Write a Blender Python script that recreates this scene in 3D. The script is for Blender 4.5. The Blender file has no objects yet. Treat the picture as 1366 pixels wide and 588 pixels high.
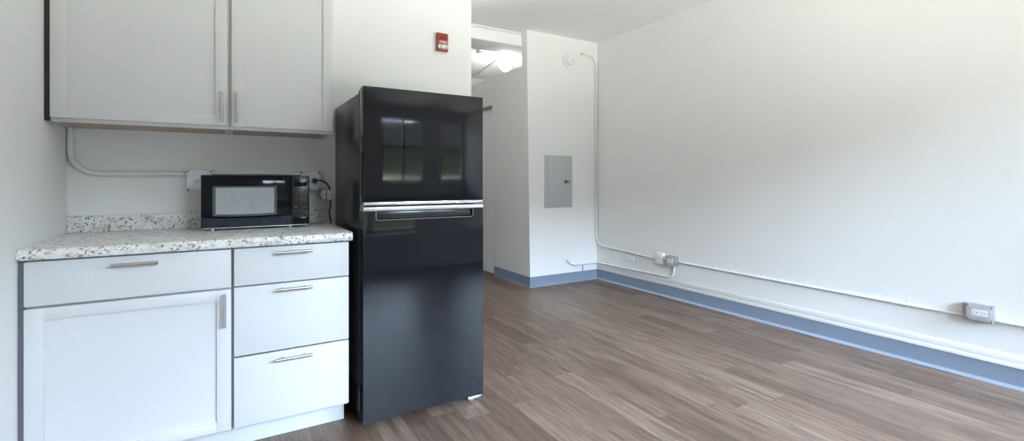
import bpy, bmesh, math, random
from mathutils import Vector, Matrix
random.seed(7)
PI = math.pi
scn = bpy.context.scene
COL = scn.collection

# ------------------------------------------------------------------ materials
def new_mat(name):
    m = bpy.data.materials.new(name); m.use_nodes = True
    nt = m.node_tree; nt.nodes.clear()
    o = nt.nodes.new('ShaderNodeOutputMaterial'); b = nt.nodes.new('ShaderNodeBsdfPrincipled')
    nt.links.new(b.outputs[0], o.inputs[0])
    return m, nt, b
def N(nt, t, **k):
    n = nt.nodes.new(t)
    for a, v in k.items():
        setattr(n, a, v)
    return n
def L(nt, a, b): nt.links.new(a, b)
def math_n(nt, op, a, b=None):
    n = nt.nodes.new('ShaderNodeMath'); n.operation = op
    for i, v in enumerate((a, b)):
        if v is None: continue
        if isinstance(v, (int, float)): n.inputs[i].default_value = v
        else: nt.links.new(v, n.inputs[i])
    return n.outputs[0]
def ramp(nt, fac, stops, interp='LINEAR'):
    r = nt.nodes.new('ShaderNodeValToRGB'); r.color_ramp.interpolation = interp
    e = r.color_ramp.elements
    while len(e) < len(stops): e.new(0.5)
    for i, (p, c) in enumerate(stops):
        e[i].position = p; e[i].color = (*c, 1) if len(c) == 3 else c
    nt.links.new(fac, r.inputs[0])
    return r.outputs[0]
def mixc(nt, fac, a, b, mode='MIX'):
    m = nt.nodes.new('ShaderNodeMix'); m.data_type = 'RGBA'; m.blend_type = mode
    for s, v in ((m.inputs[0], fac), (m.inputs[6], a), (m.inputs[7], b)):
        if isinstance(v, (int, float)): s.default_value = v
        elif isinstance(v, tuple): s.default_value = (*v, 1)
        else: nt.links.new(v, s)
    return m.outputs[2]
def objco(nt): return N(nt, 'ShaderNodeTexCoord').outputs['Object']
def noise(nt, vec, scale, detail=3, rough=.5):
    n = N(nt, 'ShaderNodeTexNoise'); n.inputs['Scale'].default_value = scale
    n.inputs['Detail'].default_value = detail; n.inputs['Roughness'].default_value = rough
    L(nt, vec, n.inputs['Vector']); return n.outputs['Fac']
def bump(nt, b, h, strength=.1, dist=.002):
    n = N(nt, 'ShaderNodeBump'); n.inputs['Strength'].default_value = strength; n.inputs['Distance'].default_value = dist
    L(nt, h, n.inputs['Height']); L(nt, n.outputs[0], b.inputs['Normal'])
def simple(name, col, rough=.5, metal=0, var=.03, scale=6, bmp=0, bscale=120, coat=0, spec=.5, stretch=None):
    m, nt, b = new_mat(name)
    v = objco(nt)
    if stretch:
        mp = N(nt, 'ShaderNodeMapping'); mp.inputs['Scale'].default_value = stretch; L(nt, v, mp.inputs[0]); v = mp.outputs[0]
    f = noise(nt, v, scale, 2)
    c = ramp(nt, f, [(.3, tuple(x*(1-var) for x in col)), (.7, tuple(min(1, x*(1+var)) for x in col))])
    L(nt, c, b.inputs['Base Color'])
    b.inputs['Roughness'].default_value = rough; b.inputs['Metallic'].default_value = metal
    b.inputs['Coat Weight'].default_value = coat; b.inputs['Coat Roughness'].default_value = .05
    b.inputs['Specular IOR Level'].default_value = spec
    if bmp: bump(nt, b, noise(nt, v, bscale, 2), bmp)
    return m

M = {}
M['wall'] = simple('wall_paint', (.87, .87, .86), .6, var=.012, scale=1.5, bmp=.12, bscale=160, spec=.3)
M['ceil'] = simple('ceiling_paint', (.91, .91, .905), .8, var=.01, scale=1.2, bmp=.15, bscale=90, spec=.2)
M['cab'] = simple('cabinet_paint', (.715, .715, .71), .38, var=.008, scale=3, spec=.4)
M['gap'] = simple('cabinet_shadow_grey', (.30, .30, .31), .7)
M['fillerbase'] = simple('filler_grey', (.13, .13, .145), .6)
M['gapshade'] = simple('gap_shade_black', (.02, .02, .02), .6)  # near-black that paints the shade inside the upper cabinet gap
M['gapinner'] = simple('cabinet_carcass_edge', (.55, .55, .56), .6)
M['brownply'] = simple('underside_wood', (.50, .38, .31), .6, var=.12, scale=3, stretch=(3, 30, 30))
M['steel'] = simple('brushed_steel', (.52, .50, .49), .32, 1, var=.05, scale=30)
M['galv'] = simple('galvanised_steel', (.70, .72, .75), .42, .5, var=.08, scale=60)
M['galvdark'] = simple('weathered_steel', (.34, .32, .30), .5, .4, var=.1, scale=60)
M['pipe'] = simple('painted_conduit', (.80, .81, .81), .35, var=.02, scale=8)
M['white'] = simple('white_plastic', (.86, .86, .85), .35, var=.01)
M['cream'] = simple('almond_plastic', (.80, .78, .72), .35, var=.02)
M['dark'] = simple('black_plastic', (.012, .012, .013), .35, var=.1)
M['darkhole'] = simple('dark_slot', (.03, .03, .03), .6)
M['black'] = simple('glossy_black', (.006, .0065, .009), .07, var=.1, scale=3, spec=.15)
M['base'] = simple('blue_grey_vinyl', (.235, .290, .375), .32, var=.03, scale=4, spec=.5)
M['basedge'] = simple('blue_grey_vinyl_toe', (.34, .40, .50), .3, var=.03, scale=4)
M['caulk'] = simple('caulk', (.6, .58, .56), .6)
M['panel'] = simple('panel_grey', (.52, .55, .56), .4, var=.01)
M['panelrib'] = simple('panel_rib', (.60, .63, .64), .35, var=.01)
M['red'] = simple('alarm_red', (.36, .045, .035), .35, var=.05)
M['reddk'] = simple('alarm_grille', (.12, .02, .018), .5)
M['letter'] = simple('white_letter', (.85, .85, .85), .5)
M['greyletter'] = simple('grey_letter', (.09, .09, .095), .5)
M['chrome'] = simple('bright_trim', (.78, .79, .80), .22, .85, var=.04, scale=20, stretch=(1, 10, 10))
M['fridgeside'] = None
M['foil'] = simple('foil_tag', (.55, .56, .58), .35, .5, var=.15, scale=50)
M['orange'] = simple('orange_stripe', (.45, .12, .05), .5)
M['gasket'] = simple('grey_gasket', (.25, .25, .26), .6)
M['mwglass'] = simple('microwave_window_mesh', (.38, .395, .405), .25, var=.03, scale=20)
M['mwframe'] = simple('microwave_window_border', (.085, .10, .11), .2, var=.03)
M['mwpanel'] = simple('microwave_keypad', (.022, .022, .024), .22, var=.05)
M['mwblue'] = simple('microwave_bevel_reflection_blue', (.010, .017, .034), .12, var=.05, coat=.5)  # navy base paints a blue reflection into the lower lip
M['rust'] = simple('brown_rod', (.16, .11, .08), .6)

def fridge_side():
    m, nt, b = new_mat('textured_black_steel')
    v = objco(nt)
    L(nt, ramp(nt, noise(nt, v, 90, 3), [(.3, (.016, .016, .017)), (.75, (.035, .034, .033))]), b.inputs['Base Color'])
    b.inputs['Roughness'].default_value = .24
    bump(nt, b, noise(nt, v, 260, 2), .35, .0012)
    return m
M['fridgeside'] = fridge_side()
def fridge_front():
    m, nt, b = new_mat('glossy_black_door')
    v = objco(nt)
    b.inputs['Base Color'].default_value = (.007, .0082, .0115, 1)
    sm = ramp(nt, noise(nt, v, 5, 5, .65), [(.45, (.05, .05, .05)), (.8, (.16, .16, .16))])
    L(nt, sm, b.inputs['Roughness'])
    b.inputs['Specular IOR Level'].default_value = .38
    bump(nt, b, noise(nt, v, 2.2, 1), .2, .01)
    return m
M['fridgefront'] = fridge_front()

def granite():
    m, nt, b = new_mat('speckled_granite_laminate')
    v = objco(nt)
    base = ramp(nt, noise(nt, v, 22, 4, .6), [(.30, (.56, .53, .49)), (.44, (.80, .78, .74)), (.60, (.88, .87, .85))])
    f2 = noise(nt, v, 75, 3, .65)
    c = mixc(nt, ramp(nt, f2, [(.56, (0, 0, 0)), (.63, (1, 1, 1))]), base, (.33, .28, .24))
    f3 = noise(nt, v, 120, 4, .7)
    f4 = noise(nt, v, 16, 2)
    msk = math_n(nt, 'MULTIPLY', ramp(nt, f3, [(.57, (0, 0, 0)), (.62, (1, 1, 1))]), ramp(nt, f4, [(.42, (.0, .0, .0)), (.56, (1, 1, 1))]))
    c = mixc(nt, msk, c, (.045, .04, .04))
    L(nt, c, b.inputs['Base Color'])
    b.inputs['Roughness'].default_value = .22
    return m
M['granite'] = granite()

def floor_mat():
    m, nt, b = new_mat('vinyl_wood_planks')
    co = N(nt, 'ShaderNodeTexCoord'); sep = N(nt, 'ShaderNodeSeparateXYZ'); L(nt, co.outputs['Object'], sep.inputs[0])
    W, LN = .1320, 1.22
    xs = math_n(nt, 'DIVIDE', math_n(nt, 'ADD', sep.outputs[0], 4*W-.09), W)
    row = math_n(nt, 'FLOOR', xs); fx = math_n(nt, 'FRACT', xs)
    wn = N(nt, 'ShaderNodeTexWhiteNoise', noise_dimensions='1D'); L(nt, row, wn.inputs['W'])
    ys = math_n(nt, 'ADD', math_n(nt, 'DIVIDE', math_n(nt, 'ADD', sep.outputs[1], 10), LN), wn.outputs['Value'])
    colm = math_n(nt, 'FLOOR', ys); fy = math_n(nt, 'FRACT', ys)
    cmb = N(nt, 'ShaderNodeCombineXYZ'); L(nt, row, cmb.inputs[0]); L(nt, colm, cmb.inputs[1])
    wn2 = N(nt, 'ShaderNodeTexWhiteNoise', noise_dimensions='3D'); L(nt, cmb.outputs[0], wn2.inputs['Vector'])
    # seams
    def edge(f, w):
        a = math_n(nt, 'LESS_THAN', f, w); c = math_n(nt, 'GREATER_THAN', f, 1-w)
        return math_n(nt, 'MAXIMUM', a, c)
    seam = math_n(nt, 'MAXIMUM', edge(fx, .006), edge(fy, .0008))
    # grain: stretched noise, shifted per plank
    sc = N(nt, 'ShaderNodeVectorMath', operation='SCALE'); L(nt, wn2.outputs['Color'], sc.inputs[0]); sc.inputs['Scale'].default_value = 40
    add = N(nt, 'ShaderNodeVectorMath', operation='ADD'); L(nt, co.outputs['Object'], add.inputs[0]); L(nt, sc.outputs[0], add.inputs[1])
    def gr(sx, sy, scale, d, r):
        mp = N(nt, 'ShaderNodeMapping'); mp.inputs['Scale'].default_value = (sx, sy, 1); L(nt, add.outputs[0], mp.inputs[0])
        return noise(nt, mp.outputs[0], scale, d, r)
    g1 = gr(20, 1.3, 2.4, 6, .65); g2 = gr(75, 3.0, 2.5, 5, .75); g3 = gr(9, 1.1, 2.0, 4, .6)
    tone = ramp(nt, wn2.outputs['Value'], [(0, (.150, .094, .066)), (.3, (.205, .135, .098)), (.65, (.235, .160, .118)), (1, (.285, .202, .154))])
    c = mixc(nt, ramp(nt, g1, [(.34, (1, 1, 1)), (.60, (0, 0, 0))]), tone, mixc(nt, 1.0, tone, (.56, .52, .49), 'MULTIPLY'))
    c = mixc(nt, ramp(nt, g2, [(.50, (0, 0, 0)), (.72, (.6, .6, .6))]), c, (.30, .24, .20))
    c = mixc(nt, ramp(nt, g3, [(.36, (.55, .55, .55)), (.50, (0, 0, 0))]), c, (.085, .055, .04))
    c = mixc(nt, math_n(nt, 'MULTIPLY', seam, .7), c, (.05, .038, .03))
    L(nt, c, b.inputs['Base Color'])
    L(nt, ramp(nt, g2, [(.3, (.36, .36, .36)), (.8, (.48, .48, .48))]), b.inputs['Roughness'])
    b.inputs['Specular IOR Level'].default_value = .45
    h = math_n(nt, 'SUBTRACT', math_n(nt, 'MULTIPLY', g2, .3), seam)
    bump(nt, b, h, .18, .001)
    return m
M['floor'] = floor_mat()

def glass_mat():
    m = bpy.data.materials.new('window_glass'); m.use_nodes = True; nt = m.node_tree; nt.nodes.clear()
    o = N(nt, 'ShaderNodeOutputMaterial'); t = N(nt, 'ShaderNodeBsdfTransparent'); g = N(nt, 'ShaderNodeBsdfGlossy')
    g.inputs['Roughness'].default_value = 0.0
    t.inputs[0].default_value = (.95, .97, .96, 1)
    fr = N(nt, 'ShaderNodeFresnel'); fr.inputs[0].default_value = 1.45
    mx = N(nt, 'ShaderNodeMixShader'); L(nt, fr.outputs[0], mx.inputs[0]); L(nt, t.outputs[0], mx.inputs[1]); L(nt, g.outputs[0], mx.inputs[2])
    L(nt, mx.outputs[0], o.inputs[0]); return m
M['glass'] = glass_mat()
def emis(name, col, st):
    m, nt, b = new_mat(name); b.inputs['Base Color'].default_value = (.9, .9, .9, 1)
    b.inputs['Emission Color'].default_value = (*col, 1); b.inputs['Emission Strength'].default_value = st
    return m
M['bulb'] = emis('lit_globe', (1, .98, .95), 48)
M['hallfill'] = emis('hall_fill_globe', (1, .98, .95), 30)  # glow of the added hidden fill globe in the hall
M['roomfill'] = emis('room_fill_globe', (1, .965, .92), 6)  # glow of the added unseen fill globes in the main room
def strobe_mat():
    m, nt, b = new_mat('strobe_lens'); v = objco(nt)
    L(nt, ramp(nt, noise(nt, v, 70, 2), [(.35, (.35, .33, .33)), (.6, (.85, .85, .85))]), b.inputs['Base Color'])
    b.inputs['Roughness'].default_value = .1; b.inputs['Coat Weight'].default_value = 1
    return m
M['strobe'] = strobe_mat()

# ------------------------------------------------------------------ mesh helpers
def merge(bm, tb):
    me = bpy.data.meshes.new('tmp'); tb.to_mesh(me); bm.from_mesh(me); bpy.data.meshes.remove(me); tb.free()
class MB:
    def __init__(s): s.bm = bmesh.new(); s.round = False
    def box(s, x0, x1, y0, y1, z0, z1, bev=0, seg=2):
        t = bmesh.new(); bmesh.ops.create_cube(t, size=1)
        for v in t.verts:
            v.co = Vector(((x0+x1)/2+v.co.x*(x1-x0), (y0+y1)/2+v.co.y*(y1-y0), (z0+z1)/2+v.co.z*(z1-z0)))
        if bev: bmesh.ops.bevel(t, geom=t.edges[:], offset=bev, segments=seg, affect='EDGES', profile=.5)
        merge(s.bm, t); return s
    def cyl(s, a, b, r, n=20, r2=None, bev=0):
        s.round = True; a = Vector(a); b = Vector(b); d = b-a; t = bmesh.new()
        bmesh.ops.create_cone(t, cap_ends=True, segments=n, radius1=r, radius2=r if r2 is None else r2, depth=d.length)
        if bev: bmesh.ops.bevel(t, geom=[e for e in t.edges if len(e.link_faces) == 2 and any(len(f.verts) > 4 for f in e.link_faces)], offset=bev, segments=2, affect='EDGES')
        q = d.to_track_quat('Z', 'Y').to_matrix().to_4x4()
        bmesh.ops.transform(t, matrix=Matrix.Translation((a+b)/2) @ q, verts=t.verts[:])
        merge(s.bm, t); return s
    def sph(s, c, r, n=24, sc=(1, 1, 1)):
        s.round = True; t = bmesh.new(); bmesh.ops.create_uvsphere(t, u_segments=n, v_segments=n//2, radius=r)
        for v in t.verts: v.co = Vector((v.co.x*sc[0], v.co.y*sc[1], v.co.z*sc[2])) + Vector(c)
        merge(s.bm, t); return s
    def tube(s, pts, r, n=12, caps=True):
        s.round = True; P = [Vector(p) for p in pts]; rings = []
        up = None
        for i, p in enumerate(P):
            d = (P[min(i+1, len(P)-1)]-P[max(i-1, 0)]).normalized()
            if up is None:
                up = Vector((0, 0, 1)) if abs(d.z) < .9 else Vector((1, 0, 0))
            u = (up-d*up.dot(d)).normalized(); w = d.cross(u); up = u
            rings.append([s.bm.verts.new(p+(u*math.cos(2*PI*k/n)+w*math.sin(2*PI*k/n))*r) for k in range(n)])
        for a, b in zip(rings, rings[1:]):
            for k in range(n): s.bm.faces.new((a[k], a[(k+1) % n], b[(k+1) % n], b[k]))
        if caps:
            s.bm.faces.new(rings[0][::-1]); s.bm.faces.new(rings[-1])
        return s
    def prism(s, poly, a, b, bev=0):
        """poly: list of 3-D points (planar); extruded by vector b-a."""
        t = bmesh.new(); off = Vector(b)-Vector(a)
        v0 = [t.verts.new(Vector(p)) for p in poly]; v1 = [t.verts.new(Vector(p)+off) for p in poly]
        t.faces.new(v0); t.faces.new(v1[::-1]); n = len(poly)
        for i in range(n): t.faces.new((v0[i], v1[i], v1[(i+1) % n], v0[(i+1) % n]))
        bmesh.ops.recalc_face_normals(t, faces=t.faces[:])
        if bev: bmesh.ops.bevel(t, geom=t.edges[:], offset=bev, segments=2, affect='EDGES')
        merge(s.bm, t); return s
    def build(s, name, mat, parent=None, smooth=True, ang=35, label=None):
        bm = s.bm
        bmesh.ops.recalc_face_normals(bm, faces=bm.faces[:])
        origin = Vector((0, 0, 0))
        if parent is not None: origin = wloc(parent)
        # put the origin of a top level mesh at the bottom centre of its box
        if parent is None:
            xs = [v.co.x for v in bm.verts]; ys = [v.co.y for v in bm.verts]; zs = [v.co.z for v in bm.verts]
            origin = Vector(((min(xs)+max(xs))/2, (min(ys)+max(ys))/2, min(zs)))
        bmesh.ops.translate(bm, vec=-origin, verts=bm.verts[:])
        me = bpy.data.meshes.new(name); bm.to_mesh(me); bm.free()
        if smooth:
            for p in me.polygons: p.use_smooth = s.round or p.area < 2e-4 or max(abs(c) for c in p.normal) < .9999
            me.set_sharp_from_angle(angle=math.radians(ang))
        me.materials.append(mat)
        o = bpy.data.objects.new(name, me); COL.objects.link(o)
        if parent is None: o.location = origin
        else: o.parent = parent
        if label: o['label'] = label
        return o
def wloc(o):
    v = Vector(o.location)
    while o.parent: o = o.parent; v += Vector(o.location)
    return v
def thing(name, loc, label, cat, group=None):
    o = bpy.data.objects.new(name, None); COL.objects.link(o); o.location = loc; o.empty_display_size = .05
    o['label'] = label; o['category'] = cat
    if group: o['group'] = group
    return o
def tag(o, label, cat, group=None):
    o['label'] = label; o['category'] = cat
    if group: o['group'] = group
    return o
def struct(name, mb, mat, parent=None, **k):
    o = mb.build(name, mat, parent, **k)
    if parent is None: o['kind'] = 'structure'
    return o
def text(name, s, size, mat, parent, loc, rot, extr=.0004, width=None, align='CENTER', shear=0):
    cu = bpy.data.curves.new(name, 'FONT'); cu.body = s; cu.size = size; cu.extrude = extr
    cu.align_x = align; cu.align_y = 'CENTER'; cu.shear = shear
    tmp = bpy.data.objects.new('tmp_text', cu); COL.objects.link(tmp)
    dg = bpy.context.evaluated_depsgraph_get(); me = bpy.data.meshes.new_from_object(tmp.evaluated_get(dg))
    bpy.data.objects.remove(tmp); bpy.data.curves.remove(cu)
    if width:
        xs = [v.co.x for v in me.vertices]; k = width/(max(xs)-min(xs))
        for v in me.vertices: v.co.x *= k
    me.materials.clear(); me.materials.append(mat)
    me.transform(Matrix.Translation(Vector(loc)-wloc(parent)) @ rot.to_matrix().to_4x4())
    o = bpy.data.objects.new(name, me); COL.objects.link(o); o.parent = parent
    return o
from mathutils import Euler
FACE_Y = Euler((PI/2, 0, 0))          # text readable from -y
def arc(c, a, b, r, n=8):
    """quarter bend: from c+a*r ... to c+b*r (a,b unit vectors)"""
    c = Vector(c); a = Vector(a); b = Vector(b)
    return [c+(a*math.cos(t)+b*math.sin(t))*r for t in [PI/2*i/n for i in range(n+1)]]

# ------------------------------------------------------------------ room dimensions
XL, XR = -.611, 3.75
YB = 2.885          # kitchen wall
YS = 4.30           # short wall with the electrical panel
YW = -1.60          # window wall behind the camera
ZC = 2.765
YH = 6.75           # far wall of the hall
XK = 1.415          # end of kitchen wall

struct('floor', MB().box(XL-.1, XR+.1, YW-.2, YH+.1, -.08, 0), M['floor'])
struct('ceiling', MB().box(XL-.1, XR+.1, YW-.2, YH+.1, ZC, ZC+.1), M['ceil'])
struct('wall_left', MB().box(XL-.1, XL, YW, YB+.12, 0, ZC), M['wall'])
struct('wall_right', MB().box(XR, XR+.1, YW, YH, 0, ZC), M['wall'])
struct('wall_back', MB().box(XL-.1, XK, YB, YB+.12, 0, ZC), M['wall'])
struct('wall_hall_left', MB().box(XK-.12, XK, YB+.12, YH, 0, ZC), M['wall'])
struct('wall_hall_end', MB().box(XK-.12, XR+.1, YH, YH+.1, 0, ZC), M['wall'])
# short wall carrying the electrical panel: its free edge leans a little
SX0, SX1 = 2.812, 2.768
p = MB()
p.prism([(SX0, YS, 0), (XR, YS, 0), (XR, YS, ZC), (SX1, YS, ZC)], (0, YS, 0), (0, YS+.105, 0))
struct('wall_stub', p, M['wall'], smooth=False)
# beam above the hall opening
o = struct('trim_1', MB().box(XK, XR, YS+.105, 4.75, 2.612, ZC, .004), M['wall'])
o['label'] = 'white beam across the ceiling above the hall opening'
# closet enclosure behind the short wall (open above)
DY = 5.10
p = MB()
p.prism([(SX0, YS+.105, 0), (SX0-.036, YS+.105, 2.40), (SX0-.036, YH, 2.40), (SX0-.036, YH, 2.07), (SX0-.031, DY, 2.07), (SX0, DY, 0)], (0, 0, 0), (.09, 0, 0))
struct('wall_closet', p, M['wall'], smooth=False)
struct('wall_closet_lid', MB().box(SX0+.06, XR, YS+.105, YH, 2.34, 2.40), M['wall'])
# closet doors
d1 = MB().box(SX0+.004, SX0+.038, DY+.003, DY+.82, .014, 2.035, .002).build('door_1', M['wall']); d1['kind'] = 'structure'
MB().box(SX0-.028, SX0-.02, DY+.003, YH-.01, 2.055, 2.068, .001).build('track', M['galvdark'], d1)
MB().box(SX0-.022, SX0-.004, DY+.003, YH-.01, 2.036, 2.045, .001).build('track', M['galvdark'], d1)
d2 = MB().box(SX0+.042, SX0+.076, DY+.75, YH-.02, .014, 2.035, .002).build('door_2', M['wall']); d2['kind'] = 'structure'

# window wall with two openings
W1 = (.95, 2.22); W2 = (2.80, 3.72); WS, WH, WR = .48, 2.45, 1.54
p = MB()
T = .18
p.box(XL-.1, XR+.1, YW-T, YW, 0, WS); p.box(XL-.1, XR+.1, YW-T, YW, WH, ZC)
p.box(XL-.1, W1[0], YW-T, YW, WS, WH); p.box(W1[1], W2[0], YW-T, YW, WS, WH); p.box(W2[1], XR+.1, YW-T, YW, WS, WH)
struct('wall_window', p, M['wall'], smooth=False)
for i, (a, b, n) in enumerate(((W1[0], W1[1], 2), (W2[0], W2[1], 1))):
    f = MB(); fw = .045; y0, y1 = YW-.13, YW-.07
    f.box(a, b, y0, y1, WS, WS+fw); f.box(a, b, y0, y1, WH-fw, WH); f.box(a, a+fw, y0, y1, WS, WH); f.box(b-fw, b, y0, y1, WS, WH)
    f.box(a, b, y0, y1, WR-.03, WR+.03)
    if n == 2: f.box((a+b)/2-.03, (a+b)/2+.03, y0, y1, WS, WH)
    w = struct('window_%d' % (i+1), f, M['gasket'])
    MB().box(a+fw, b-fw, YW-.102, YW-.098, WS+fw, WH-fw).build('window_pane', M['glass'], w, smooth=False)
    MB().box(a-.03, b+.03, YW-.02, YW+.04, WS-.03, WS-.001, .005).build('window_sill', M['white'], w)

# baseboards (coved vinyl)
def cove(path_axis, x, y0, y1, sgn):
    """profile points (offset from wall, z)"""
    return [(0, 0), (.016, 0), (.013, .006), (.008, .018), (.0065, .03), (.0065, .111), (.004, .114), (0, .114)]
def bb_y(name, x, sgn, y0, y1):
    p = MB(); pr = cove(0, 0, 0, 0, 0)
    p.prism([(x+sgn*a, y0, z) for a, z in pr], (0, y0, 0), (0, y1, 0)); return struct(name, p, M['base'])
def bb_x(name, y, x0, x1):
    p = MB(); pr = cove(0, 0, 0, 0, 0)
    p.prism([(x0, y-a, z) for a, z in pr], (x0, 0, 0), (x1, 0, 0)); return struct(name, p, M['base'])
def toe_y(parent, x, y0, y1):
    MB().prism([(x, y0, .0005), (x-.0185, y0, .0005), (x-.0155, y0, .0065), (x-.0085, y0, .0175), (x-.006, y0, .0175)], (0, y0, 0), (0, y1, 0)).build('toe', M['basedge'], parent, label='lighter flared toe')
br = bb_y('baseboard_right', XR, -1, YW, YS)
bs = bb_x('baseboard_back', YS, SX0-.0065, XR-.0066)
bh = bb_y('baseboard_hall', SX0, -1, YS-.0064, DY-.005)
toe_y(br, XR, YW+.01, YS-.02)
# painted strips above the right baseboard
o = struct('trim_2', MB().box(XR-.010, XR, YW, YS-.001, .1145, .1405, .002), M['wall']); o['label'] = 'narrow white strip along the top of the baseboard'
o = struct('trim_3', MB().box(XR-.0055, XR, YW, YS-.001, .1445, .186, .002), M['wall']); o['label'] = 'flat white strip above the narrow one'

# ------------------------------------------------------------------ cabinets
def bar_pull(parent, a, b, r=.0066, stand=.032):
    """a,b ends of the bar; posts run +y towards the front"""
    a = Vector(a); b = Vector(b); m = MB(); m.cyl(a, b, r, 20, bev=.0012)
    for t in (.2, .8):
        p = a.lerp(b, t); m.cyl(p, p+Vector((0, stand, 0)), .0042, 12)
    return m.build('handle', M['steel'], parent, label='brushed steel bar handle')
def shaker(parent, x0, x1, z0, z1, yf, fr=.048, t=.019, rec=.010, name='door', top=None, bot=None):
    m = MB(); top = top or fr; bot = bot or fr
    m.box(x0, x0+fr, yf, yf+t, z0, z1, .0008); m.box(x1-fr, x1, yf, yf+t, z0, z1, .0012)
    m.box(x0+fr-.0002, x1-fr+.0002, yf+.0003, yf+t, z1-top, z1, .0010); m.box(x0+fr-.0002, x1-fr+.0002, yf+.0003, yf+t, z0, z0+bot, .0010)
    m.box(x0+fr-.002, x1-fr+.002, yf+rec, yf+t-.002, z0+bot-.002, z1-top+.002)
    return m.build(name, M['cab'], parent)
def slab(parent, x0, x1, z0, z1, yf, t=.019):
    return MB().box(x0, x1, yf, yf+t, z0, z1, .0018).build('drawer', M['cab'], parent)
YF = 2.28
def base_box(x0, x1):
    m = MB(); t = .016
    m.box(x0, x0+t, YF+.021, YB-.003, .115, .873); m.box(x1-t, x1, YF+.021, YB-.003, .115, .873)
    m.box(x0+t, x1-t, YF+.021, YB-.003, .115, .131); m.box(x0+t, x1-t, YB-.012, YB-.003, .131, .873)
    m.box(x0+t, x1-t, YF+.021, YF+.04, .84, .873); m.box(x0+t, x1-t, YF+.021, YF+.04, .69, .72)
    return m
c = thing('base_cabinet', ((-.596+.024)/2, 2.6, 0), 'wide white base cabinet with one drawer over a single shaker door, beside the left wall', 'cabinet')
base_box(-.595, .0245).build('body', M['gapinner'], c)
MB().box(-.598, .0262, 2.40, 2.416, .001, .114).build('toe_kick', M['cab'], c)
d = slab(c, -.595, .0215, .712, .868, YF); bar_pull(d, (-.358, YF-.032, .8395), (-.217, YF-.032, .8395))
d = shaker(c, -.595, .0215, .127, .7035, YF, .050, top=.042, bot=.040); bar_pull(d, (-.002, YF-.032, .692), (-.002, YF-.032, .556))
MB().box(-.6105, -.5955, YF+.004, YF+.02, .002, .873).build('gap_strip', M['fillerbase'], c, label='grey filler strip against the wall')
c = thing('drawer_cabinet', (.26, 2.6, 0), 'narrow white base cabinet with three flat drawers next to the black fridge', 'cabinet')
base_box(.0265, .4905).build('body', M['gapinner'], c)
MB().box(.0264, .4935, 2.40, 2.416, .001, .114).build('toe_kick', M['cab'], c)
for z0, z1, hz in ((.7135, .868, .844), (.4225, .7075, .6855), (.127, .4155, .388)):
    d = slab(c, .0325, .4905, z0, z1, YF); bar_pull(d, (.184, YF-.032, hz), (.331, YF-.032, hz))

# countertop with rounded front lip and backsplash
p = MB(); Yl = 2.254
prof = [(YB-.0005, .8745), (Yl+.012, .8745), (Yl+.004, .877), (Yl+.0005, .884), (Yl, .895), (Yl+.002, .904), (Yl+.007, .911), (Yl+.016, .914), (YB-.0005, .914)]
p.prism([(XL+.001, y, z) for y, z in prof], (XL+.001, 0, 0), (.503, 0, 0))
ct = p.build('countertop', M['granite'])
tag(ct, 'speckled white and brown granite look countertop over the base cabinets', 'countertop')
MB().box(XL+.001, .489, YB-.021, YB-.0005, .9145, .990, .003).build('backsplash', M['granite'], ct)

# wall cabinets
YU = 2.56
def upper(x0, x1, dx0, dx1, label, hx):
    c = thing('wall_cabinet', ((x0+x1)/2, YB, 1.388), label, 'cabinet')
    m = MB(); t = .016; yb = YB-.002; yf = YU+.021
    m.box(x0, x0+t, yf, yb, 1.388, 2.15, .001); m.box(x1-t, x1, yf, yb, 1.388, 2.15, .001)
    m.box(x0+t, x1-t, yf, yb, 2.134, 2.15); m.box(x0+t, x1-t, yb-.006, yb, 1.389, 2.134)
    m.box(x0+t, x1-t, yf, yf+.018, 1.388, 1.416, .001)
    m.build('body', M['cab'], c)
    MB().box(x0+t+.0005, x1-t-.0005, yf+.0185, yb-.0065, 1.3895, 1.401).build('bottom_panel', M['brownply'], c, label='brown wood underside')
    d = shaker(c, dx0, dx1, 1.4025, 2.148, YU, .047)
    bar_pull(d, (hx, YU-.032, 1.554), (hx, YU-.032, 1.416))
    return c
cw = upper(-.595, .0175, -.5935, .0095, 'wide wall cabinet beside the left wall, its single shaker door handled at right', -.0125)
MB().box(-.6105, -.5955, YU+.004, YU+.02, 1.389, 2.148).build('gap_strip', M['gapshade'], cw, label='added dark strip painting the shade of the gap at the wall')
upper(.0185, .4755, .0265, .4725, 'narrow wall cabinet nearest the fridge, its single shaker door handled at left', .0475)

# ------------------------------------------------------------------ refrigerator
FX0, FX1, FY = .542, 1.159, 2.222
fr = thing('refrigerator', ((FX0+FX1)/2, 2.55, 0), 'tall black top freezer refrigerator standing beside the counter', 'refrigerator')
MB().box(FX0+.001, FX1-.002, 2.303, 2.872, .03, 1.565, .004).build('body', M['fridgeside'], fr, label='black textured steel cabinet')
MB().box(FX0+.004, FX1-.004, 2.285, 2.3025, .05, 1.022).build('gasket', M['gasket'], fr)
MB().box(FX0+.004, FX1-.004, 2.285, 2.3025, 1.045, 1.56).build('gasket', M['gasket'], fr)
# freezer door
fd = MB().box(FX0, FX1, FY, 2.284, 1.0505, 1.586, .005, 3).build('freezer_door', M['fridgefront'], fr, label='glossy black upper door')
MB().box(FX0+.002, FX1-.002, FY+.002, 2.283, 1.0355, 1.0500, .002).build('door_trim', M['chrome'], fd, label='silver strip under the freezer door')
MB().box(FX0-.0055, FX0-.0002, 2.235, 2.262, 1.08, 1.285, .002).build('side_grip', M['dark'], fd)
bd = MB().box(1.005, 1.095, FY+.0002, FY+.0018, 1.037, 1.0485, .0006).build('badge', M['white'], fd, label='small white script badge')
text('badge_lettering', 'Whirlpool', .0125, M['darkhole'], bd, (1.05, FY, 1.0425), FACE_Y, width=.062, shear=.25)
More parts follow.
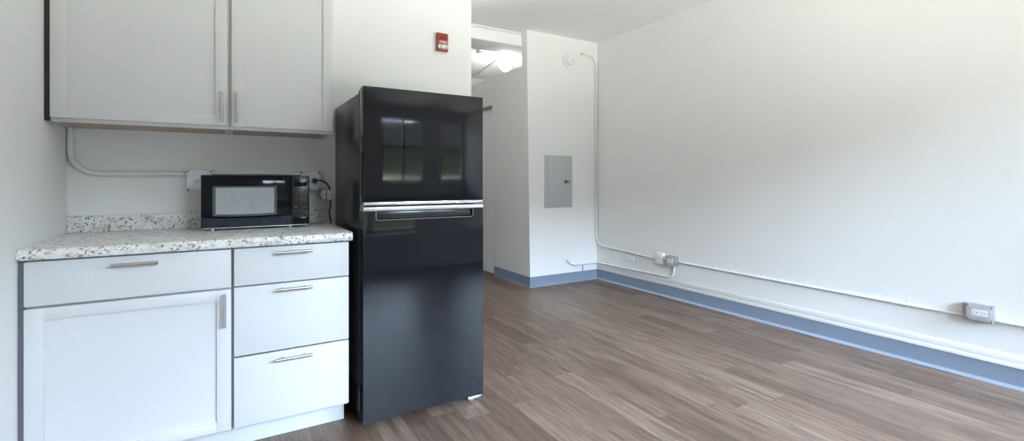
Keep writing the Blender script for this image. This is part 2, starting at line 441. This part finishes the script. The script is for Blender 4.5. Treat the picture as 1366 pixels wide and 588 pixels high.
# fridge door with scooped pocket
def pocket_door():
    m = MB(); bm = m.bm
    x0, x1, z0, z1, y0, y1 = FX0, FX1, .037, 1.0075, FY, 2.284
    px0, px1, pz0 = .600, 1.100, .9665
    r = .012
    # pocket outline: open to the top trim
    arc1 = [(px0+r-r*math.cos(t), pz0+r-r*math.sin(t)) for t in [PI/2*i/5 for i in range(6)]]
    arc2 = [(px1-r+r*math.sin(t), pz0+r-r*math.cos(t)) for t in [PI/2*i/5 for i in range(6)]]
    notch = [(px0, z1)] + arc1 + arc2 + [(px1, z1)]
    prof = [(x0, z0), (x1, z0), (x1, z1)] + notch[::-1] + [(x0, z1)]
    m.prism([(x, y0, z) for x, z in prof], (0, y0, 0), (0, y0+.030, 0))
    m.box(x0, x1, y0+.030, y1, z0, z1)
    bmesh.ops.remove_doubles(bm, verts=bm.verts[:], dist=1e-5)
    return m
rd = pocket_door().build('refrigerator_door', M['fridgefront'], fr, ang=30, label='glossy black lower door')
MB().box(.603, 1.097, FY+.012, FY+.0295, .970, 1.0068, .004).build('handle_pocket', M['mwpanel'], rd, label='recessed finger pull under the silver cap')
m = MB().tube([(.6005, FY-.0005, 1.006), (.6005, FY-.0005, .979)] + [(.6125-.012*math.cos(t), FY-.0005, .9785-.012*math.sin(t)) for t in [PI/2*i/6 for i in range(7)]] +
              [(1.0875+.012*math.sin(t), FY-.0005, .9785-.012*math.cos(t)) for t in [PI/2*i/6 for i in range(7)]] + [(1.0995, FY-.0005, .979), (1.0995, FY-.0005, 1.006)], .0016, 8)
m.build('pocket_rim', M['gasket'], rd)
MB().box(FX0-.001, FX1+.001, FY-.002, 2.285, 1.0080, 1.0285, .0045, 3).build('door_cap', M['chrome'], rd, label='bright silver cap along the top of the lower door')
MB().cyl((FX0+.012, 2.293, 1.0295), (FX0+.012, 2.293, 1.0345), .008).build('hinge', M['galv'], fr)
MB().box(FX0+.003, FX0+.06, 2.24, 2.33, 1.5655, 1.5800, .004).build('hinge_cover', M['dark'], fr)
MB().box(FX0+.02, FX1-.02, 2.31, 2.34, .012, .0295).build('base_grille', M['dark'], fr)
m = MB().box(1.075, 1.150, FY+.004, 2.30, .0185, .0335, .003); m.build('hinge_bracket', M['chrome'], fr, label='silver lower hinge bracket')
for x, y in ((1.11, 2.262), (.575, 2.315), (1.12, 2.82), (.575, 2.82)):
    MB().cyl((x, y, .0), (x, y, .0183 if y < 2.3 else .0295), .012, 16).build('foot', M['galvdark'], fr)

# ------------------------------------------------------------------ microwave
MY = 2.632; mx0, mx1, mz0, mz1 = -.095, .3715, .9285, 1.1765
mw = thing('microwave', ((mx0+mx1)/2, 2.74, .914), 'black countertop microwave with grey window on the granite counter', 'microwave')
MB().box(mx0+.002, mx1-.002, MY+.022, 2.835, mz0, mz1-.001, .004).build('body', M['dark'], mw)
MB().box(mx0+.004, mx1-.004, MY+.006, 2.83, mz0-.0035, mz0-.0003, .001).build('base_plate', M['galv'], mw, label='pale metal underside edge')
md = MB()
md.box(mx0, .2875, MY, MY+.0215, .9775, mz1, .003)
md.build_ = None
dr = md.build('door', M['black'], mw)
# lower bevelled pull along the door bottom, bowed slightly
q = MB(); n = 14; bm = q.bm; top = []; bot = []; topb = []; botb = []
for i in range(n+1):
    t = i/n; x = mx0+(.2875-mx0)*t; s = -.006*math.sin(PI*t)
    top.append(bm.verts.new((x, MY-.0015, .9765+s+.001))); bot.append(bm.verts.new((x, MY+.010, mz0)))
    topb.append(bm.verts.new((x, MY+.0210, .9765))); botb.append(bm.verts.new((x, MY+.0210, mz0)))
for i in range(n):
    bm.faces.new((top[i], bot[i], bot[i+1], top[i+1])); bm.faces.new((topb[i], top[i], top[i+1], topb[i+1]))
    bm.faces.new((bot[i], botb[i], botb[i+1], bot[i+1])); bm.faces.new((topb[i], topb[i+1], botb[i+1], botb[i]))
for i in (0, n): bm.faces.new((top[i], topb[i], botb[i], bot[i]))
q.build('door_pull', M['mwblue'], dr, label='bevelled lower lip of the door')
def round_rect(x0, x1, z0, z1, bow=0, n=10):
    pts = [(x0, z1), (x0, z0)]
    pts += [(x0+(x1-x0)*i/n, z0-bow*math.sin(PI*i/n)) for i in range(1, n)]
    return pts+[(x1, z0), (x1, z1)]
wf = MB().prism([(x, MY-.0012, z) for x, z in round_rect(-.049, .2215, .984, 1.1245, .005)], (0, 0, 0), (0, .002, 0)).build('window_border', M['mwframe'], dr)
MB().prism([(x, MY-.0022, z) for x, z in round_rect(-.037, .2090, .993, 1.1165, .003)], (0, 0, 0), (0, .001, 0)).build('window', M['mwglass'], dr, label='pale grey mesh window')
MB().cyl((.252, MY-.001, 1.163), (.252, MY, 1.163), .004, 16).build('sticker', M['mwblue'], dr)
cp = MB().box(.2895, mx1, MY+.0005, MY+.0215, mz0, mz1, .003).build('control_panel', M['mwpanel'], mw, label='black keypad panel')
MB().box(.301, .361, MY-.0003, MY+.0012, 1.122, 1.146, .0005).build('display', M['black'], cp)
MB().box(.296, .367, MY-.003, MY+.001, .9345, .966, .002).build('door_button', M['black'], cp)
text('lettering', 'Whirlpool', .012, M['greyletter'], cp, (.331, MY, 1.162), FACE_Y, width=.040, shear=.2)
k = 0
for r_ in range(3):
    for c_ in range(3):
        MB().box(.303+c_*.021, .317+c_*.021, MY-.0004, MY+.001, 1.1085-r_*.012, 1.112-r_*.012, .0002).build('button', M['greyletter'], cp)
for r_, row in enumerate(('1 2 3', '4 5 6', '7 8 9')):
    for c_, ch in enumerate(row.split()):
        text('digit', ch, .009, M['greyletter'], cp, (.311+c_*.020, MY, 1.070-r_*.0125), FACE_Y)
text('digit', '0', .009, M['greyletter'], cp, (.331, MY, 1.0325), FACE_Y)
for c_, x in enumerate((.308, .354)):
    MB().box(x-.008, x+.008, MY-.0004, MY+.001, 1.015, 1.0205, .0002).build('button', M['greyletter'], cp)
for x in (.301, .316, .343, .358):
    MB().box(x-.004, x+.004, MY-.0004, MY+.001, .996, .999, .0002).build('button', M['greyletter'], cp)
for x, y in ((-.05, 2.66), (.285, 2.66), (-.05, 2.81), (.32, 2.81)):
    MB().cyl((x, y, .9142), (x, y, .9248), .006, 14).build('foot', M['white'], mw)

# ------------------------------------------------------------------ electrical boxes
def clip_poly(u0, u1, v0, v1, c):
    return [(u0+c, v0), (u1-c, v0), (u1, v0+c), (u1, v1-c), (u1-c, v1), (u0+c, v1), (u0, v1-c), (u0, v0+c)]
def receptacle(parent, frame, cu, cv, horizontal=True, w=.066, h=.033):
    """duplex receptacle: frame(u,v,d) maps plate coordinates to the world"""
    def P(u, v, d): return frame(u, v, d)
    if not horizontal: w, h = h, w
    m = MB(); pts = clip_poly(cu-w/2, cu+w/2, cv-h/2, cv+h/2, .002)
    a = P(0, 0, 0); b = P(0, 0, .002)
    m.prism([P(u, v, 0) for u, v in pts], a, b)
    r = m.build('receptacle', M['white'], parent, smooth=False, label='white duplex receptacle')
    s = MB()
    off = .017
    for k in (-1, 1):
        u, v = (cu+k*off, cv) if horizontal else (cu, cv+k*off)
        for j in (-1, 1):
            uu, vv = (u-.005, v+j*.006) if horizontal else (u+j*.006, v+.004)
            hw, hh = (.0035, .0009) if horizontal else (.0009, .0035)
            s.prism([P(uu-hw, vv-hh, .0021), P(uu+hw, vv-hh, .0021), P(uu+hw, vv+hh, .0021), P(uu-hw, vv+hh, .0021)], a, a+(b-a)*.3)
        uu, vv = (u+.007, v) if horizontal else (u, v-.007)
        s.cyl(P(uu, vv, .0019), P(uu, vv, .0026), .0028, 10)
    s.build('slots', M['darkhole'], r, smooth=False)
    return r
def elec_box(name, frame, u0, u1, v0, v1, depth, label, group=None, plate='galv', body='galvdark', rc=None, horizontal=True, plate_rect=None, bodyrect=None, n=8):
    cu, cv = (u0+u1)/2, (v0+v1)/2
    t = thing(name, frame(cu, v0, 0), label, 'outlet box', group)
    b0 = bodyrect or (u0-.0012, u1+.0012, v0-.0012, v1+.0012)
    m = MB(); pts = clip_poly(*b0, .002)
    A = frame(0, 0, .0005); B = frame(0, 0, depth-.003)
    m.prism([frame(u, v, .0005) for u, v in pts], A, B); m.build('box', M[body], t)
    m = MB(); pts = clip_poly(u0, u1, v0, v1, .009)
    m.prism([frame(u, v, depth-.0028) for u, v in pts], frame(0, 0, depth-.0028), frame(0, 0, depth), .0006)
    pl = m.build('cover_plate', M[plate], t)
    ins = .022
    m = MB(); pts = clip_poly(u0+.008, u1-.008, v0+ins*.6, v1-ins*.6, .012)
    m.prism([frame(u, v, depth+.0001) for u, v in pts], frame(0, 0, depth), frame(0, 0, depth+.004), .0012); m.build('raised_face', M[plate], pl)
    if rc: receptacle(pl, lambda u, v, d: frame(u, v, depth+.0042+d), rc[0], rc[1], horizontal)
    for su, sv in ((u0+.007, v0+.007), (u1-.007, v0+.007), (u0+.007, v1-.007), (u1-.007, v1-.007)):
        MB().cyl(frame(su, sv, depth), frame(su, sv, depth+.003), .0046, 12).build('screw', M['gasket'], t)
    return t
def kframe(u, v, d): return Vector((u, YB-d, v))          # kitchen wall: u = x
def rframe(u, v, d): return Vector((XR-d, -u, v))         # right wall: u = -y
def sframe(u, v, d): return Vector((u, YS-d, v))          # short wall
elec_box('outlet_box', kframe, -.160, -.055, 1.100, 1.202, .045, 'steel outlet box left of the microwave with its receptacle partly hidden', rc=(-.108, 1.151))
elec_box('outlet_box', kframe, .356, .458, 1.100, 1.200, .045, 'white faced outlet box right of the microwave with a black plug in it', plate='white', rc=(.407, 1.150))
elec_box('outlet_box', rframe, -1.022, -.907, .350, .440, .055, 'grey steel outlet box on the right wall at the near end of the conduit', rc=(-.963, .396), body='galvdark', bodyrect=(-1.040, -.912, .343, .437))
elec_box('outlet_box', rframe, -3.225, -3.130, .325, .425, .060, 'small grey outlet box beside the white junction cover on the right wall', rc=(-3.178, .377), body='galvdark', bodyrect=(-3.232, -3.122, .330, .420))
# white junction cover
t = thing('junction_box', (XR, 3.335, .318), 'white rectangular junction box cover on the right wall with a centre screw', 'junction box')
MB().box(XR-.040, XR-.0005, 3.287, 3.383, .320, .430, .004).build('cover', M['white'], t)
MB().cyl((XR-.042, 3.335, .375), (XR-.0398, 3.335, .375), .004, 12).build('screw', M['galvdark'], t)
t = thing('wall_plate', (XR, 3.772, .285), 'flat painted blank wall plate low on the right wall near the corner', 'wall plate')
MB().box(XR-.007, XR-.0004, 3.705, 3.839, .285, .342, .0015).build('plate', M['wall'], t)

# ------------------------------------------------------------------ conduits
def conduit(pts, label, straps=(), ends=(), group=None, r=.0105, name='conduit', wall=None, mat='pipe', srad=None):
    """pts: polyline. straps: (point, axis, wall normal)"""
    P = [Vector(p) for p in pts]
    t = thing(name, P[0], label, 'conduit', group)
    MB().tube(P, r, 14).build('pipe', M[mat], t)
    for c, ax, nrm in straps:
        c = Vector(c); ax = Vector(ax).normalized(); nrm = Vector(nrm).normalized(); sd = ax.cross(nrm)
        m = MB(); m.cyl(c-ax*.008, c+ax*.008, r+.0022, 14)
        a = c-nrm*(.0124 if r > .0092 else .0097)
        q = a+sd*(r+.012)
        m.prism([a-ax*.007, a+ax*.007, q+ax*.007+sd*.006, q-ax*.007+sd*.006], a, a+nrm*.003)
        m.cyl(q, q+nrm*.005, .0035, 8)
        m.build('strap', M[mat], t)
    for a, b in ends:
        MB().cyl(a, b, min(r+.0045, .01245 if r > .0092 else .0098), 10, bev=.001).build('connector', M['galv'], t)
    return t
yk = YB-.013
# kitchen conduit: down the corner and across to the left outlet box
xk = XL+.0125
pts = [(xk, yk, 1.386)] + [(xk, yk, 1.29)] + [tuple(v) for v in arc((xk+.10, yk, 1.284), (-1, 0, 0), (0, 0, -1), .10, 10)] + [(-.20, yk, 1.184), (-.1575, yk, 1.184)]
conduit(pts, 'white painted conduit bending from under the wall cabinet to the outlet box', ends=[((-.186, yk, 1.184), (-.1578, yk, 1.184))], r=.0115)
conduit([(-.0575, yk, 1.189), (.3585, yk, 1.189)], 'straight conduit behind the microwave joining the two kitchen outlet boxes', ends=[((-.0575, yk, 1.189), (-.03, yk, 1.189)), ((.33, yk, 1.189), (.3585, yk, 1.189))],
        straps=[((.23, yk, 1.189), (1, 0, 0), (0, -1, 0))])
# tall conduit in the far corner
ys = YS-.0125; xr = XR-.0125; xq = XR-.0099
pts = [(3.520, ys, 2.601), (3.575, ys, 2.600)] + [tuple(v) for v in arc((3.595, ys, 2.475), (0, 0, 1), (1, 0, 0), .125, 10)]
pts = [(p[0], p[1], p[2]) for p in pts] + [(3.720, ys, 2.0), (3.720, ys, 1.2), (3.720, ys, .56)]
pts += [(3.7225, ys-.003, .51), (3.728, ys-.014, .465), (3.733, ys-.036, .430), (3.7365, ys-.07, .408), (xr, ys-.115, .398), (xr, ys-.165, .393), (xr, 3.70, .375), (xr, 3.386, .362)]
conduit(pts, 'thin conduit running down the far corner then along the wall to the white cover', r=.0095,
        ends=[((3.498, ys, 2.603), (3.528, ys, 2.601))],
        straps=[((3.720, ys, 2.42), (0, 0, 1), (0, -1, 0)), ((3.720, ys, 2.12), (0, 0, 1), (0, -1, 0)), ((3.720, ys, 1.33), (0, 0, 1), (0, -1, 0)), ((xr, 3.86, .382), (0, 1, 0), (-1, 0, 0)), ((xr, 4.10, .391), (0, 1, 0), (-1, 0, 0))])
conduit([(xr, 3.288, .372), (xr, 3.232, .372)], 'very short conduit nipple between the white cover and small outlet box', r=.012)
conduit(r=.009, pts=[(xq, 3.121, .368), (xq, 2.2, .362), (xq, 1.041, .357)], label='long straight conduit along the right wall between two outlet boxes',
        ends=[((xq, 3.121, .368), (xq, 3.09, .368)), ((xq, 1.070, .357), (xq, 1.041, .357))],
        straps=[((xq, 2.72, .365), (0, 1, 0), (-1, 0, 0)), ((xq, 2.28, .3625), (0, 1, 0), (-1, 0, 0)), ((xq, 1.32, .358), (0, 1, 0), (-1, 0, 0))])
conduit(r=.009, pts=[(xq, .911, .357), (xq, .3, .357), (xq, -.6, .357)], label='conduit leaving the near outlet box towards the right edge', ends=[((xq, .911, .357), (xq, .885, .357))])
# lower conduit: short wall, round the corner, up into the small box
pts = [(3.300, ys, .262), (3.312, ys, .245), (3.335, ys, .222), (3.365, ys, .205), (3.40, ys, .197), (3.62, ys, .194), (3.69, ys-.002, .194), (3.722, ys-.012, .194), (3.735, ys-.04, .195), (xr, ys-.09, .196),
       (xr, 3.6, .201), (xr, 3.26, .206), (xr, 3.215, .212), (xr, 3.185, .228), (xr, 3.171, .252), (xr, 3.167, .285), (xr, 3.167, .3285)]
conduit(pts, 'low conduit bending round the corner above the baseboard up to the small box', r=.0105,
        straps=[((3.46, ys, .196), (1, 0, 0), (0, -1, 0)), ((3.57, ys, .194), (1, 0, 0), (0, -1, 0)), ((xr, 4.03, .198), (0, 1, 0), (-1, 0, 0)), ((xr, 3.82, .1995), (0, 1, 0), (-1, 0, 0)), ((xr, 3.63, .2007), (0, 1, 0), (-1, 0, 0))],
        ends=[((xr, 3.167, .300), (xr, 3.167, .3285))])
t = MB().cyl((3.53, YS-.005, .1146), (3.53, YS-.005, .183), .004, 10).build('rod', M['rust'])
tag(t, 'thin brown rod stub standing on the baseboard of the far short wall', 'rod')
# conduit along the beam near the ceiling
yb = YS+.105-.013
conduit([(XK+.02, yb, ZC-.022), (SX1-.006, yb, ZC-.022)], 'white conduit along the top of the beam at the ceiling', r=.0115,
        straps=[((2.33, yb, ZC-.022), (1, 0, 0), (0, -1, 0))])

# ------------------------------------------------------------------ power cord with tag
t = thing('power_cord', (.425, YB-.05, 1.15), 'black power cord with a silver warning tag plugged into the right outlet box', 'power cord')
pb = YB-.0515
MB().cyl((.426, pb-.001, 1.150), (.426, pb-.026, 1.150), .0145, 20, bev=.004).build('plug', M['dark'], t)
pts = []
ctrl = [(.428, pb-.022, 1.151), (.447, pb-.026, 1.152), (.472, pb-.015, 1.146), (.494, 2.83, 1.128), (.507, 2.835, 1.10), (.511, 2.84, 1.06), (.512, 2.845, 1.01), (.507, 2.85, .97), (.513, 2.85, .93), (.516, 2.85, .88), (.516, 2.85, .70), (.520, 2.86, .40)]
C = [Vector(c) for c in ctrl]
for i in range(len(C)-1):
    p0, p1, p2, p3 = C[max(i-1, 0)], C[i], C[i+1], C[min(i+2, len(C)-1)]
    for j in range(5):
        u = j/5; pts.append(.5*((2*p1)+(p2-p0)*u+(2*p0-5*p1+4*p2-p3)*u*u+(3*p1-p0-3*p2+p3)*u**3))
pts.append(C[-1])
MB().tube(pts, .0038, 10).build('cable', M['dark'], t)
# tag: folded foil sheet
m = MB(); bm = m.bm
def sheet(bm, quad, th=.0006):
    q = [Vector(v) for v in quad]; nrm = (q[1]-q[0]).cross(q[2]-q[0]).normalized()*th
    a = [bm.verts.new(v) for v in q]; b = [bm.verts.new(v+nrm) for v in q]
    bm.faces.new(a); bm.faces.new(b[::-1]); n = len(q)
    for i in range(n): bm.faces.new((a[i], b[i], b[(i+1) % n], a[(i+1) % n]))
ty = 2.826
sheet(bm, [(.462, ty, 1.100), (.512, ty-.004, 1.098), (.511, ty-.004, 1.043), (.470, ty-.002, 1.047), (.462, ty, 1.055)])
sheet(bm, [(.440, ty-.012, 1.099), (.463, ty-.001, 1.100), (.463, ty-.001, 1.078)])
sheet(bm, [(.437, ty-.016, 1.062), (.452, ty-.002, 1.078), (.466, ty-.002, 1.050), (.452, ty-.012, 1.045)])
tg = m.build('warning_tag', M['foil'], t, smooth=False, label='crumpled silver tag with an orange stripe')
MB().box(.4835, .4895, ty-.0048, ty-.0040, 1.047, 1.096).build('stripe', M['orange'], tg)
m = MB().prism([(.474, ty-.0042, 1.066), (.4805, ty-.0042, 1.066), (.4772, ty-.0042, 1.074)], (0, 0, 0), (0, .0008, 0)); m.build('symbol', M['darkhole'], tg)

# ------------------------------------------------------------------ fire alarm
t = thing('fire_alarm', (1.196, YB, 1.98), 'red fire alarm with clear strobe on the wall above the fridge', 'fire alarm')
MB().box(1.150, 1.241, YB-.008, YB+.0006, 1.972, 2.103, .003).build('back_plate', M['white'], t)
MB().box(1.157, 1.235, YB-.034, YB-.0085, 1.980, 2.096, .005, 3).build('housing', M['red'], t)
MB().box(1.162, 1.232, YB-.046, YB-.0345, 1.993, 2.020, .005, 3).build('strobe', M['strobe'], t, label='clear strobe lens')
m = MB()
for k in range(5): m.box(1.171, 1.221, YB-.0352, YB-.0343, 2.054+k*.0045, 2.056+k*.0045)
m.build('grille', M['reddk'], t)
MB().cyl((1.200, YB-.036, 2.085), (1.200, YB-.0343, 2.085), .004, 12).build('lens', M['darkhole'], t)
text('lettering', 'FIRE', .026, M['letter'], t, (1.201, YB-.0345, 2.036), FACE_Y, width=.052)

# ------------------------------------------------------------------ smoke detector
cx_, cz_ = 3.318, 2.508
t = thing('smoke_detector', (cx_, YS, cz_), 'round white smoke detector on the short wall near the ceiling', 'smoke detector')
MB().cyl((cx_, YS-.0005, cz_), (cx_, YS-.018, cz_), .079, 40, bev=.004).build('base', M['white'], t)
m = MB(); m.cyl((cx_+.004, YS-.0185, cz_), (cx_+.004, YS-.048, cz_), .060, 40, .050, bev=.005); m.build('cover', M['white'], t)
MB().cyl((cx_+.034, YS-.0485, cz_-.012), (cx_+.034, YS-.052, cz_-.012), .007, 16).build('button', M['galvdark'], t)

# ------------------------------------------------------------------ breaker panel
t = thing('breaker_panel', (3.187, YS, .853), 'grey electrical breaker panel set flush in the short wall', 'electrical panel')
x0, x1, z0, z1 = 2.995, 3.378, .853, 1.430
MB().box(x0, x1, YS-.008, YS-.0004, z0, z1, .003).build('frame', M['panel'], t)
pd = MB().box(x0+.040, x1-.028, YS-.020, YS-.0085, z0+.040, z1-.040, .003).build('door', M['panel'], t)
m = MB()
for k in range(3):
    xx = x0+.225+k*.037
    m.box(xx, xx+.010, YS-.0235, YS-.0195, 1.195, 1.368, .0018); m.box(xx, xx+.010, YS-.0235, YS-.0195, .915, 1.088, .0018)
m.box(x0+.196, x0+.199, YS-.0215, YS-.0195, .915, 1.368, .0006)
m.build('ribs', M['panelrib'], pd)
MB().box(x0+.022, x0+.038, YS-.017, YS-.0085, z0+.048, z1-.048, .002).build('hinge_strip', M['panelrib'], t)
for z in (.975, 1.30): MB().cyl((x0+.052, YS-.024, z-.010), (x0+.052, YS-.024, z+.010), .005, 12).build('hinge', M['galv'], t)
la = MB().box(x0+.253, x0+.330, YS-.027, YS-.0205, 1.120, 1.158, .002).build('latch', M['galvdark'], pd, label='small steel latch')
MB().box(x0+.268, x0+.292, YS-.031, YS-.0272, 1.127, 1.151, .002).build('slide', M['darkhole'], la)
for xx in (x0+.018, x1-.014):
    for zz in (z0+.020, z1-.020): MB().cyl((xx, YS-.010, zz), (xx, YS-.0078, zz), .005, 10).build('screw', M['galv'], t)

# ------------------------------------------------------------------ hall lamp, second holder and conduits
lx, ly = 3.055, 5.245
t = thing('globe_lamp', (lx, ly, ZC), 'lit round globe bulb in a ceiling holder in the hall', 'lamp')
MB().box(lx-.052, lx+.052, ly-.052, ly+.052, ZC-.038, ZC-.0005, .004).build('box', M['galv'], t)
MB().cyl((lx, ly, ZC-.0385), (lx, ly, ZC-.078), .050, 24, .034, bev=.003).build('lamp_holder', M['white'], t)
MB().sph((lx, ly, ZC-.150), .0765, 32).build('globe', M['bulb'], t, label='glowing white globe')
x2, y2 = 2.70, 5.235
t = thing('junction_box', (x2, y2, ZC), 'small ceiling junction box in the hall, left of the lit globe', 'junction box')
MB().box(x2-.05, x2+.05, y2-.05, y2+.05, ZC-.040, ZC-.0005, .004).build('box', M['galv'], t)
MB().cyl((x2, y2, ZC-.0405), (x2, y2, ZC-.055), .045, 24, bev=.002).build('cover', M['white'], t)
zc = ZC-.012
conduit([(x2+.0515, y2, zc), (lx-.054, y2, zc)], 'short ceiling conduit joining the hall junction box to the globe holder', r=.010)
conduit([(x2-.0515, y2, zc), (XK+.02, y2, zc)], 'ceiling conduit running left from the hall junction box', r=.010, ends=[((x2-.0515, y2, zc), (x2-.08, y2, zc))])
conduit([(lx, ly+.055, zc), (lx+.02, ly+.12, zc), (3.20, 6.10, zc), (3.225, 6.25, zc-.003), (3.285, 6.58, zc-.012)], 'bent ceiling conduit leading away behind the globe lamp', r=.013,
        ends=[((3.280, 6.56, zc-.012), (3.292, 6.61, zc-.014))])

# ------------------------------------------------------------------ light
w = bpy.data.worlds.new('outdoors'); scn.world = w; w.use_nodes = True; nt = w.node_tree; nt.nodes.clear()
wo = N(nt, 'ShaderNodeOutputWorld'); bg = N(nt, 'ShaderNodeBackground'); L(nt, bg.outputs[0], wo.inputs[0])
tc = N(nt, 'ShaderNodeTexCoord'); sp = N(nt, 'ShaderNodeSeparateXYZ'); L(nt, tc.outputs['Generated'], sp.inputs[0])
nz = noise(nt, tc.outputs['Generated'], 9, 4, .6)
zz = math_n(nt, 'ADD', sp.outputs[2], math_n(nt, 'MULTIPLY', math_n(nt, 'SUBTRACT', nz, .5), .035))
tz = math_n(nt, 'MULTIPLY_ADD', zz, .5); 
mn = tz.node; mn.inputs[2].default_value = .5
colr = ramp(nt, tz, [(.0, (1.80, 1.74, 1.60)), (.35, (1.62, 1.58, 1.46)), (.445, (.05, .062, .042)), (.50, (.034, .040, .028)), (.53, (.028, .034, .024)), (.54, (.045, .048, .052)), (.610, (.048, .05, .055)), (.625, (2.2, 2.68, 3.4)), (.75, (2.2, 2.85, 4.0)), (1, (2.0, 2.7, 4.2))])
L(nt, colr, bg.inputs[0]); bg.inputs[1].default_value = 20
# added fill globes for the main room, unseen, shaped like the hall lamp
for gx, gy in ((.6, .2), (2.0, .9)):
    t = thing('globe_lamp', (gx, gy, ZC), 'added unseen fill globe on the ceiling of the main room behind the camera', 'lamp', 'added fill globes of the main room')
    MB().box(gx-.052, gx+.052, gy-.052, gy+.052, ZC-.038, ZC-.0005, .004).build('box', M['galv'], t)
    MB().cyl((gx, gy, ZC-.0385), (gx, gy, ZC-.078), .050, 24, .034, bev=.003).build('lamp_holder', M['white'], t)
    MB().sph((gx, gy, ZC-.150), .0765, 32).build('globe', M['roomfill'], t)
gx, gy = 1.60, 3.45  # added fill globe brightening the hall, hidden by the kitchen wall
t = thing('globe_lamp', (gx, gy, ZC), 'added hidden fill globe in a ceiling holder just behind the end of the kitchen wall', 'lamp')
MB().box(gx-.052, gx+.052, gy-.052, gy+.052, ZC-.038, ZC-.0005, .004).build('box', M['galv'], t)
MB().cyl((gx, gy, ZC-.0385), (gx, gy, ZC-.078), .050, 24, .034, bev=.003).build('lamp_holder', M['white'], t)
MB().sph((gx, gy, ZC-.150), .0765, 32).build('globe', M['hallfill'], t)
# window portals guide the sampling of daylight
for a, b in (W1, W2):
    ld = bpy.data.lights.new('window_portal', 'AREA'); ld.shape = 'RECTANGLE'; ld.size = b-a; ld.size_y = WH-WS; ld.cycles.is_portal = True
    lo = bpy.data.objects.new('window_portal', ld); COL.objects.link(lo); lo.location = ((a+b)/2, YW-T-.01, (WS+WH)/2)
    lo.rotation_euler = (PI/2, 0, 0)       # -z axis of the light looks to +y (into the room)

# ------------------------------------------------------------------ camera
cd = bpy.data.cameras.new('camera'); cam = bpy.data.objects.new('camera', cd); COL.objects.link(cam)
cam.location = (0, 0, 1.15); cam.rotation_euler = (PI/2, 0, -math.radians(31.0))
cd.sensor_width = 36; cd.lens = 637.5/1366*36; cd.shift_y = -53/1366; cd.clip_start = .02
scn.camera = cam
vs = scn.view_settings; vs.view_transform = 'Standard'; vs.look = 'None'; vs.gamma = 1; vs.use_curve_mapping = False
vs.exposure = 0.22
